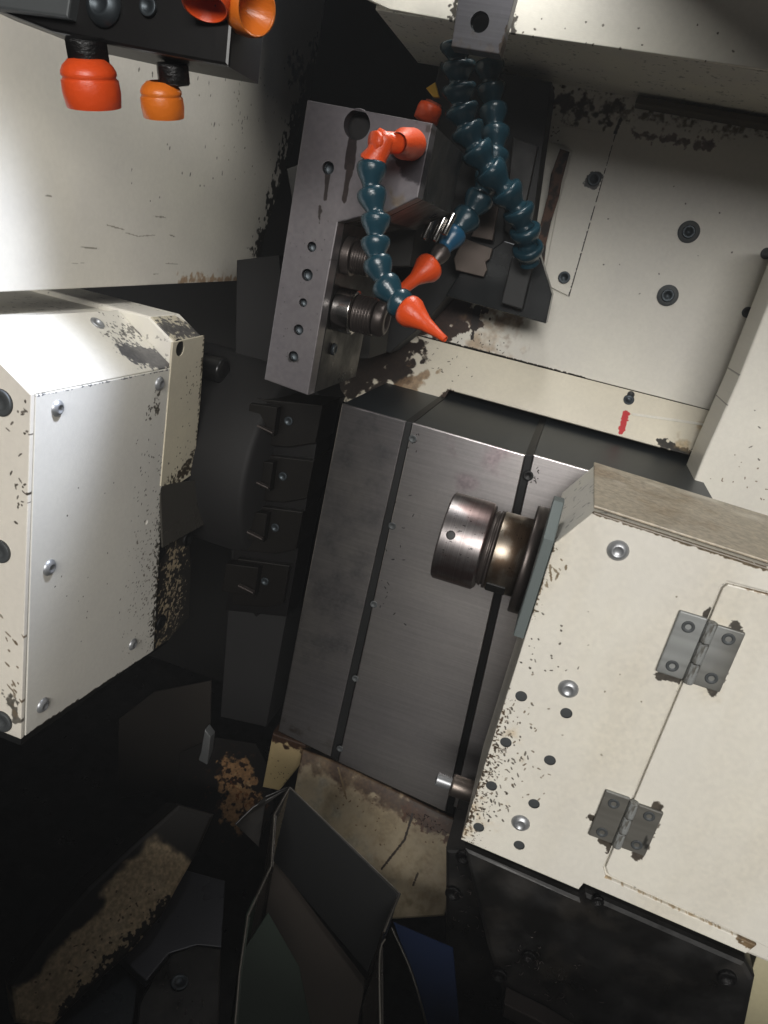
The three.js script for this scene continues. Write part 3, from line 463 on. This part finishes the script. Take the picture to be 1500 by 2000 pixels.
// ================================================================ black carriage behind the hoses
{
  const t = thing('tool_carriage', 'oily black tool carriage behind the blue hoses', 'carriage', atZ(-0.7)(960, 600));
  obj('slide', plate(P(atZ(-0.705), [[860, 120], [1078, 160], [1058, 300], [1035, 470], [1010, 600], [880, 572], [820, 640], [760, 690], [690, 640], [800, 400]]), 0.05, { world: true }), M.black, t);
  obj('column', plate(P(atZ(-0.63), [[850, 300], [640, 300], [560, 330], [600, 560], [650, 700], [720, 700], [740, 520], [800, 520], [820, 405]]), 0.06, { world: true }), M.matt, t);
  obj('rail', plate(P(atZ(-0.695), [[1002, 268], [1050, 285], [1012, 470], [985, 450]]), 0.03, { world: true }), M.oil, t);
  obj('base_plate', plate(P(atZ(-0.685), [[985, 470], [1052, 490], [1078, 575], [1066, 632], [870, 578], [900, 530]]), 0.03, { world: true, bevel: 0.001 }), std({ color: 0x16191a, roughness: 0.4, roughnessMap: smudge }), t);
  obj('stop_block', plate(P(atZ(-0.67), [[1000, 500], [1042, 512], [1020, 605], [978, 592]]), 0.02, { world: true, bevel: 0.001 }), M.black, t);
  screw(t, atZ(-0.67)(1014, 537), NZ, 0.005, 'bowl', M.black);
  obj('bracket', plate(P(atZ(-0.676), [[905, 465], [962, 486], [956, 506], [948, 512], [951, 527], [944, 541], [890, 528], [886, 505]]), 0.006, { world: true, bevel: 0.0008 }), std({ color: 0x6d6159, roughness: 0.55, metalness: 0.3, map: smudge }), t);
  obj('bracket', plate(P(atZ(-0.69), [[938, 420], [975, 395], [962, 470], [920, 462]]), 0.006, { world: true, bevel: 0.0008 }), std({ color: 0x5a4f48, roughness: 0.55, metalness: 0.3 }), t);
  const kg = plate(P(atZ(-0.745), [[1094, 290], [1112, 296], [1096, 356], [1092, 382], [1076, 432], [1066, 476], [1062, 520], [1046, 500], [1055, 440], [1070, 380], [1076, 340]]), 0.006, { bevel: 0.0008 });
  obj('gasket', kg, painted(kg, { base: [86, 60, 46], vary: 0.25, zones: [{ a: [1105, 300], b: [1055, 500], r: 0.02, s: 0.4, f: 160, col: [34, 26, 22], soft: 0.1 }] }, { roughness: 0.7 }), t);
  for (const [u, v, l] of [[826, 448, 0.022], [846, 452, 0.02], [866, 440, 0.018]]) obj('pin', aim(turned([[0.0001, 0], [0.0028, 0.0005], [0.003, 0.002], [0.003, l], [0.0001, l]], 16), atZ(-0.6)(u, v + 20), V(0.25, 1, 0)), M.chrome, t);
  obj('pin_head', plate(P(atZ(-0.605), [[822, 405], [838, 392], [842, 405], [832, 414]]), 0.004, { world: true }), M.grime, t);
}
{ // steel bar hanging in front of the roof panel
  const at = atZ(-0.57), t = thing('steel_bar', 'flat steel bar with one dark hole hanging from the roof', 'bar', at(930, 95));
  const g = plate(P(at, [[917, -160], [1040, -136], [976, 107], [881, 91]]), 0.014, { bevel: 0.0008, holes: [[at(937, 43), px(at, 937, 43, 17)]] });
  obj('bar', g, std({ map: faceTex(g.userData.frame, { base: [118, 117, 121], vary: 0.1, brushed: 0.06, zones: [{ a: [975, 106], b: [990, 50], r: 0.003, s: 0.6, f: 300, col: [90, 80, 72] }, { a: [890, 85], b: [970, 98], r: 0.014, s: 0.35, f: 140, col: [120, 112, 106], soft: 0.1, mix: 0.6 }] }), metalness: 0.75, roughness: 0.45 }), t);
  screw(t, at(937, 43).add(V(0, 0, -0.005)), NZ, px(at, 937, 43, 17), 'bowl', M.grime, 'bolt');
}

// ================================================================ coolant manifold, top left
{
  const at = atZ(-0.33), t = thing('coolant_manifold', 'black oily manifold block with orange ball nozzles on left wall', 'manifold', at(230, 80));
  obj('block', plate(P(at, [[-60, -160], [470, -160], [446, 130], [366, 116], [240, 92], [100, 62], [14, 28], [-60, 0]]), 0.032, { bevel: 0.0015, world: true }), M.tar, t);
  obj('steel_plate', plate(P(atZ(-0.324), [[-60, -60], [140, -20], [132, 34], [-60, 8]]), 0.008, { bevel: 0.001, world: true }), M.grime, t);
  screw(t, at(205, 12).add(V(0, 0, 0.001)), NZ, 0.0088, 'button', M.blued); screw(t, at(292, 14).add(V(0, 0, 0.001)), NZ, 0.0042, 'cap', M.blued);
  const down = V(0.06, -1, -0.32).normalize();
  const cup = (r) => turned([[r * 0.45, r * 0.75], [r * 0.62, r * 0.72], [r * 0.86, r * 0.52], [r * 0.96, r * 0.34], [r * 0.97, r * 0.22], [r * 0.93, r * 0.18], [r * 0.93, r * 0.1], [r, r * 0.05], [r * 1.02, -r * 0.35], [r * 0.96, -r * 0.8], [r * 0.86, -r * 0.8], [r * 0.88, -r * 0.62], [r * 0.3, r * 0.1], [0.0001, r * 0.1]].reverse(), 32);
  const nozzle = (u, v, z, r, dir, mat, hexU, hexV) => {
    const p = atZ(z)(u, v), m = obj('nozzle', aim(cup(r), p, dir.clone().negate()), mat, t);
    if (hexU !== undefined) { const h = atZ(z)(hexU, hexV); obj('adapter', aim(turned([[0.0001, -r * 0.4], [r * 0.72, -r * 0.4], [r * 0.8, -r * 0.3], [r * 0.8, r * 0.4], [r * 0.7, r * 0.5], [0.0001, r * 0.5]], 6), h, dir), M.tar, t); }
    return m;
  };
  nozzle(176, 160, -0.328, 0.0128, down, M.orange, 170, 98);
  nozzle(316, 193, -0.344, 0.0099, down, M.amber, 338, 142);
  nozzle(478, 14, -0.335, 0.0107, V(0.86, -0.12, 0.4).normalize(), M.amber, 440, 4);
  nozzle(405, -22, -0.322, 0.01, V(0.2, -1, 0.4).normalize(), M.orange);
}

// ================================================================ tool post on the far left, in shadow
{
  const at = atZ(-0.6), t = thing('tool_post', 'black tool post column below the tool block', 'tool post', at(470, 1200));
  obj('column', plate(P(atZ(-0.66), [[462, 508], [545, 498], [560, 700], [640, 790], [560, 1200], [520, 1420], [430, 1400], [452, 1100]]), 0.08, { world: true, bevel: 0.001 }), M.pit, t);
  obj('foot', plate(P(atZ(-0.62), [[440, 1130], [500, 1205], [520, 1190], [512, 1120], [450, 1105]]), 0.03, { world: true }), M.oil, t);
  obj('carrier', plate(P(atZ(-0.607), [[498, 775], [630, 800], [560, 1205], [440, 1192]]), 0.04, { world: true, bevel: 0.001 }), M.tar, t);
  [[546, 822], [535, 930], [520, 1030], [500, 1135]].forEach(([u, v], i) => {
    const k = thing('turning_tool', ['dark turning tool in tool post, topmost, just below the tool block', 'dark turning tool in tool post, second below the tool block', 'dark turning tool in tool post, third below the tool block', 'dark turning tool in tool post, lowest, just above the foot'][i], 'turning tool', at(u, v), 'turning tools in the tool post');
    const d = i * 3;
    obj('shank', plate(P(at, [[u - 45 + d, v - 44], [u + 84 - d * 2, v - 30], [u + 70 - d * 2, v + 44], [u + 20, v + 52], [u - 58 + d, v + 46]]), 0.05, { bevel: 0.001, world: true }), M.shank ??= std({ color: 0x1a1816, metalness: 0.5, roughness: 0.33 }), k);
    obj('clamp', plate(P(atZ(-0.59), [[u - 58, v - 34], [u - 4 + d, v - 26], [u - 12 + d, v + 30], [u - 42, v + 16 + d], [u - 68, v + 20]]), 0.012, { bevel: 0.0007, world: true }), M.shank, k);
    obj('edge_glint', plate(P(atZ(-0.583), [[u - 44 + d, v + 8], [u - 16 + d, v + 22], [u - 15 + d, v + 25], [u - 45 + d, v + 11]]), 0.005, { bevel: 0.0003, world: true }), M.darksteel, k);  // thin paler strip standing in for a glint on the tool edge
    screw(k, at(u + 18, v).add(V(0, 0, 0.0005)), NZ, 0.0042, 'cap', M.blued);
  });
}

// ================================================================ base casting, chute and tray at the bottom
{
  const o = atZ(-0.6)(700, 1510), n = V(-0.05, 0.5, 0.86).normalize(), at = atPlane(o, n);
  const g = plate(P(at, [[590, 1462], [655, 1487], [890, 1600], [900, 1650], [868, 1790], [700, 1800], [560, 1700], [575, 1540]]), 0.02, { bevel: 0.002 });
  const b = tag(obj('base_casting', g, painted(g, { base: [186, 170, 140], vary: 0.1,
    zones: [{ a: [590, 1470], b: [890, 1610], r: 0.026, s: 0.7, f: 120, col: [70, 50, 34], soft: 0.16 }, { a: [600, 1500], b: [850, 1650], r: 0.06, s: 0.45, f: 60, col: [150, 132, 102], soft: 0.25, mix: 0.5 }, { a: [800, 1585], b: [885, 1630], r: 0.016, s: 0.7, f: 260, col: [84, 52, 26], soft: 0.08 }, { a: [620, 1560], b: [700, 1700], r: 0.05, s: 0.36, f: 80, col: [150, 146, 132], soft: 0.2, mix: 0.6 }, { a: [760, 1700], b: [860, 1760], r: 0.06, s: 0.34, f: 150, col: [136, 118, 90], soft: 0.22, mix: 0.5 }, { a: [830, 1700], b: [850, 1780], r: 0.05, s: 0.3, f: 70, col: [120, 108, 80], soft: 0.12, mix: 0.7 }],
    strokes: [{ a: [805, 1590], b: [790, 1640], w: 0.0012, col: [44, 30, 20] }, { a: [790, 1640], b: [745, 1697], w: 0.0012, col: [44, 30, 20] }, { a: [816, 1705], b: [806, 1730], w: 0.0012, col: [60, 46, 30], gap: 0.3 }, { a: [660, 1500], b: [676, 1560], w: 0.0011, col: [120, 100, 70] }],
    flecks: [{ a: [640, 1520], b: [820, 1620], r: 0.04, n: 60, len: 0.0014, wid: 0.0008, col: [90, 66, 40] }] }), null), 'oil stained cream base casting below the steel way cover', 'base');
  const g2 = plate(P(atZ(-0.61), [[532, 1432], [598, 1455], [590, 1490], [545, 1545], [512, 1538]]), 0.03, { bevel: 0.002 });
  tag(obj('corner_casting', g2, painted(g2, { base: [186, 166, 122], vary: 0.14, zones: [{ a: [535, 1430], b: [600, 1452], r: 0.022, s: 0.8, f: 150, col: [54, 36, 24], soft: 0.1 }], flecks: [{ a: [540, 1490], b: [560, 1530], r: 0.02, n: 20, col: [70, 52, 34] }] }), null), 'small cream casting corner between tool post and chute', 'base');
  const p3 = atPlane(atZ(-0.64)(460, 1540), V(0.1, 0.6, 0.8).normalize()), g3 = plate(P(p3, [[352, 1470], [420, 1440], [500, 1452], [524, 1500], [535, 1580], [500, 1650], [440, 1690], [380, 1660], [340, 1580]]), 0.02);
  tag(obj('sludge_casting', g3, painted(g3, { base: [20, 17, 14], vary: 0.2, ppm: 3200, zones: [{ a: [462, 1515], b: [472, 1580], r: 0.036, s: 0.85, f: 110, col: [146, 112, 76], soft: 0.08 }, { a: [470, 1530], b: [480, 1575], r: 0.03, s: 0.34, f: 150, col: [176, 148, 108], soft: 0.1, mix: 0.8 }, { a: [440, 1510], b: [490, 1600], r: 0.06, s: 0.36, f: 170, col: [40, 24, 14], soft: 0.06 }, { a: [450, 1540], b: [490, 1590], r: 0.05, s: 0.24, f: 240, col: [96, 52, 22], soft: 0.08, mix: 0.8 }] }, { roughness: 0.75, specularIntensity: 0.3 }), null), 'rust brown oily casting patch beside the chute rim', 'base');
}
{ // sheet metal chute: rim, back wall, floor, side walls
  const Y = -0.42, r = atY(Y), t = thing('chip_chute', 'dark sheet metal chip chute with bright cut rim', 'chute', r(600, 1800));
  const sheet = (name, pts, mat) => obj(name, plate(pts, 0.0016, { world: true, bevel: 0.0005 }), mat, t);
  const A = r(566, 1538), B = r(781, 1746), C = r(750, 1822), D = r(744, 1850), E = r(744, 2080);
  const L = [[566, 1538], [536, 1592], [530, 1692], [502, 1752], [484, 1790], [468, 1900], [452, 2080]].map((a) => r(...a));
  const drop = (p, y, dx = 0, dz = 0) => V(p.x + dx, p.y - y, p.z + dz);
  const dk = M.chute = std({ color: 0x1d1a17, metalness: 0.3, roughness: 0.4, map: null, roughnessMap: smudge }), fl = std({ color: 0x2a231c, roughness: 0.85, map: null });
  sheet('back_wall', [A, B, drop(B, 0.045, -0.006, 0.03), drop(A, 0.045, 0.008, 0.03)], M.black);
  const f0 = drop(A, 0.045, 0.008, 0.03), f1 = drop(B, 0.045, -0.006, 0.03);
  sheet('floor', [f0, f1, drop(E, 0.09, -0.004, 0.05), drop(L[6], 0.09, 0.004, 0.05)], fl);
  for (let i = 0; i < 6; i++) sheet('side_wall', [L[i], L[i + 1], drop(L[i + 1], 0.1, 0.003, 0), drop(L[i], 0.1, 0.003, 0)], i < 3 ? dk : M.green);
  sheet('side_wall', [B, C, drop(C, 0.1, -0.002), drop(B, 0.1, -0.002)], dk); sheet('side_wall', [D, E, drop(E, 0.1, -0.002), drop(D, 0.1, -0.002)], dk);
  const rim = (pts) => obj('rim', tube(pts, 0.00075, pts.length * 6), M.rim ??= std({ color: 0x5d5a55, metalness: 0.8, roughness: 0.4 }), t);
  rim([A, A.clone().lerp(B, 0.5), B]); for (let i = 0; i < 6; i++) rim([L[i], L[i].clone().lerp(L[i + 1], 0.5), L[i + 1]]); rim([B, B.clone().lerp(C, 0.5), C]); rim([r(752, 1835), D, E]);
  obj('outer_flange', plate([A, L[1], atY(-0.47)(500, 1640), atY(-0.44)(470, 1640), atY(-0.43)(500, 1590)], 0.0016, { world: true }), M.oil, t);
  // green tray leaning inside
  const tr = tag(obj('green_tray', plate([drop(r(484, 1800), 0.03), drop(r(525, 1720), 0.036), drop(r(600, 1800), 0.044), drop(r(640, 1900), 0.06), drop(r(660, 2080), 0.085), drop(r(458, 2080), 0.08)], 0.004, { world: true }), M.green, null), 'dark green plastic sheet lying in the chip chute', 'tray');
}
{ // blue bin and its wire edge to the right of the chute
  const at = atPlane(atY(-0.5)(830, 1900), V(0, 0.75, 0.66).normalize()), t = thing('blue_bin', 'dark blue plastic bin standing under the chute', 'bin', at(850, 2000));
  obj('wall', plate(P(at, [[768, 1800], [885, 1850], [905, 2080], [850, 2080], [800, 1895]]), 0.006, { world: true, bevel: 0.001 }), M.binblue, t);
  obj('edge', tube(P(atPlane(atY(-0.5)(830, 1900).add(V(0, 0.004, 0.004)), V(0, 0.75, 0.66).normalize()), [[765, 1812], [803, 1898], [832, 2000], [850, 2080]]), 0.0011), M.rim, t);
}
{ // castings down on the left
  const o = atY(-0.62)(230, 1830), n = V(0.55, 0.65, 0.5).normalize(), at = atPlane(o, n);
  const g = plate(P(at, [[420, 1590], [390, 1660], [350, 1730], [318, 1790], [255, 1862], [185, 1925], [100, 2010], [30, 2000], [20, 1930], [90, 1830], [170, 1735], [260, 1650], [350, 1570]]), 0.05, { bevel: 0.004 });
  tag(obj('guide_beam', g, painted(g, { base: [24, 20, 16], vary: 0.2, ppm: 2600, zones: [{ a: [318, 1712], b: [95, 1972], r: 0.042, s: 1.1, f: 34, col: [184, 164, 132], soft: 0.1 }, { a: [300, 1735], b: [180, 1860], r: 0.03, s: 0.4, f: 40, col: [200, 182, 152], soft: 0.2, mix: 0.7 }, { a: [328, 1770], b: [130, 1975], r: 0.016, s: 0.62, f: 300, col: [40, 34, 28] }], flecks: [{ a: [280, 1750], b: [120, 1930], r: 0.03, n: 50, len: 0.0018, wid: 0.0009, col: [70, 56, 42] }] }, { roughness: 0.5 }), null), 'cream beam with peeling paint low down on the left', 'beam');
  const p = atY(-0.66), gp = std({ color: 0x53555c, metalness: 0.25, roughness: 0.5, roughnessMap: smudge });
  tag(obj('grey_plate', plate(P(p, [[330, 1690], [440, 1720], [432, 1850], [385, 1845], [330, 1862], [286, 1915], [268, 1900], [215, 1850], [300, 1790]]), 0.01, { world: true, bevel: 0.001 }), gp, null), 'blue grey steel plate beside the peeling cream beam', 'plate');
  tag(obj('lower_plate', plate(P(atY(-0.675), [[218, 1855], [270, 1905], [250, 2080], [40, 2080], [140, 1930]]), 0.01, { world: true, bevel: 0.001 }), std({ color: 0x3e4348, metalness: 0.25, roughness: 0.5, roughnessMap: smudge }), null), 'dark grey steel plate under the peeling cream beam', 'plate');
  const c = atY(-0.655), k = thing('clamp_block', 'black clamp block lying on the blue grey plate', 'block', c(360, 1900));
  obj('block', plate(P(c, [[300, 1905], [335, 1862], [382, 1845], [432, 1852], [428, 2020], [260, 2080], [270, 1960]]), 0.03, { world: true, bevel: 0.002 }), M.oil, k); screw(k, c(350, 1920), NY, 0.008, 'cap', M.blued);
  // guard sheet, shade put into its dark colour, with one bright bent edge
  const q = atZ(-0.66), t = thing('guard_sheet', 'guard sheet with shade put into its dark grey and a bright bent edge under the headstock', 'guard', q(320, 1540));
  obj('sheet', plate(P(q, [[232, 1405], [300, 1352], [412, 1330], [410, 1440], [385, 1530], [230, 1560]]), 0.003, { world: true }), std({ color: 0x2e2a26, roughness: 0.5, metalness: 0.3 }), t);
  obj('bent_edge', plate(P(atZ(-0.645), [[400, 1425], [411, 1440], [404, 1500], [378, 1535], [376, 1520], [392, 1470]]), 0.012, { world: true, bevel: 0.001 }), std({ color: 0x9a9c9c, metalness: 0.6, roughness: 0.4 }), t);
}
{ // oily slide under the right hand spindle head
  const t = thing('lower_slide', 'black oily slide under the spindle head, strewn with chips', 'slide', atZ(-0.44)(1100, 1950));
  obj('front_block', plate(P(atZ(-0.415), [[905, 1655], [1130, 1752], [1142, 1742], [1457, 1880], [1476, 1915], [1430, 2140], [1000, 2140], [985, 1960], [950, 1850]]), 0.1, { world: true, bevel: 0.004 }), M.oil, t);
  obj('side_block', plate(P(atZ(-0.46), [[870, 1660], [930, 1660], [985, 1900], [1000, 2140], [905, 2140], [870, 1900]]), 0.08, { world: true, bevel: 0.003 }), M.oil, t);
  obj('ledge', plate(P(atZ(-0.40), [[985, 1960], [1065, 2000], [1130, 2040], [1120, 2060], [980, 1985]]), 0.014, { world: true, bevel: 0.001 }), M.darksteel, t);
  for (const [u, v, r] of [[905, 1675, 0.006], [885, 1745, 0.0065], [990, 1710, 0.005], [960, 1775, 0.006]]) screw(t, atZ(-0.4585)(u, v), NZ, r, 'cap', M.tar);
  for (const [u, v, r] of [[975, 1905, 0.006], [1033, 1868, 0.005], [1168, 1760, 0.004], [1420, 1910, 0.006]]) screw(t, atZ(-0.4135)(u, v), NZ, r, 'cap', M.tar);
}
{ // fine metal chips lying about: too many to count
  const list = [], scatter = (at, a, b, r, n) => { for (let i = 0; i < n; i++) { const h = rnd(), u = a[0] + (b[0] - a[0]) * h + rr(-r, r), v = a[1] + (b[1] - a[1]) * h + rr(-r, r), g = new THREE.TorusGeometry(rr(0.0008, 0.0022), 0.00022, 4, 8, rr(1, 4)); g.rotateX(rr(0, 6)); g.rotateY(rr(0, 6)); const p = at(u, v); g.translate(p.x, p.y, p.z + 0.0012); list.push(g); } };
  scatter(atZ(-0.413), [1000, 1830], [1150, 2000], 50, 34); scatter(atZ(-0.456), [900, 1700], [960, 1850], 40, 40); scatter(atPlane(atZ(-0.6)(700, 1508), V(-0.05, 0.5, 0.86).normalize()), [800, 1590], [870, 1620], 12, 30); scatter(atY(-0.652), [330, 1900], [400, 1980], 30, 24);
  const c = obj('metal_chips', merge(list), M.darksteel, null); c.userData = { kind: 'stuff', label: 'fine steel chips scattered on the oily castings', category: 'chips' };
}

// ================================================================ lamp fittings (their light is set at the top)
for (const L of LAMPS) {
  const t = thing(L.name, L.label, L.category, L.p), q = (L.light.lookAt(L.to), L.light.quaternion), back = V(0, 0, 1).applyQuaternion(q);
  const h = obj('housing', boxUV(new RoundedBoxGeometry(L.w * 1.12, L.h * 1.3, 0.02, 2, 0.004)), M.matt, t, L.p.clone().addScaledVector(back, 0.016)); h.quaternion.copy(q);
  const d = obj('diffuser', new THREE.BoxGeometry(L.w, L.h, 0.002), std({ color: 0xffffff, emissive: L.color, emissiveIntensity: L.glow, roughness: 0.6 }), t, L.p.clone().addScaledVector(back, 0.003)); d.quaternion.copy(q);
}
renderer.render(scene, camera);
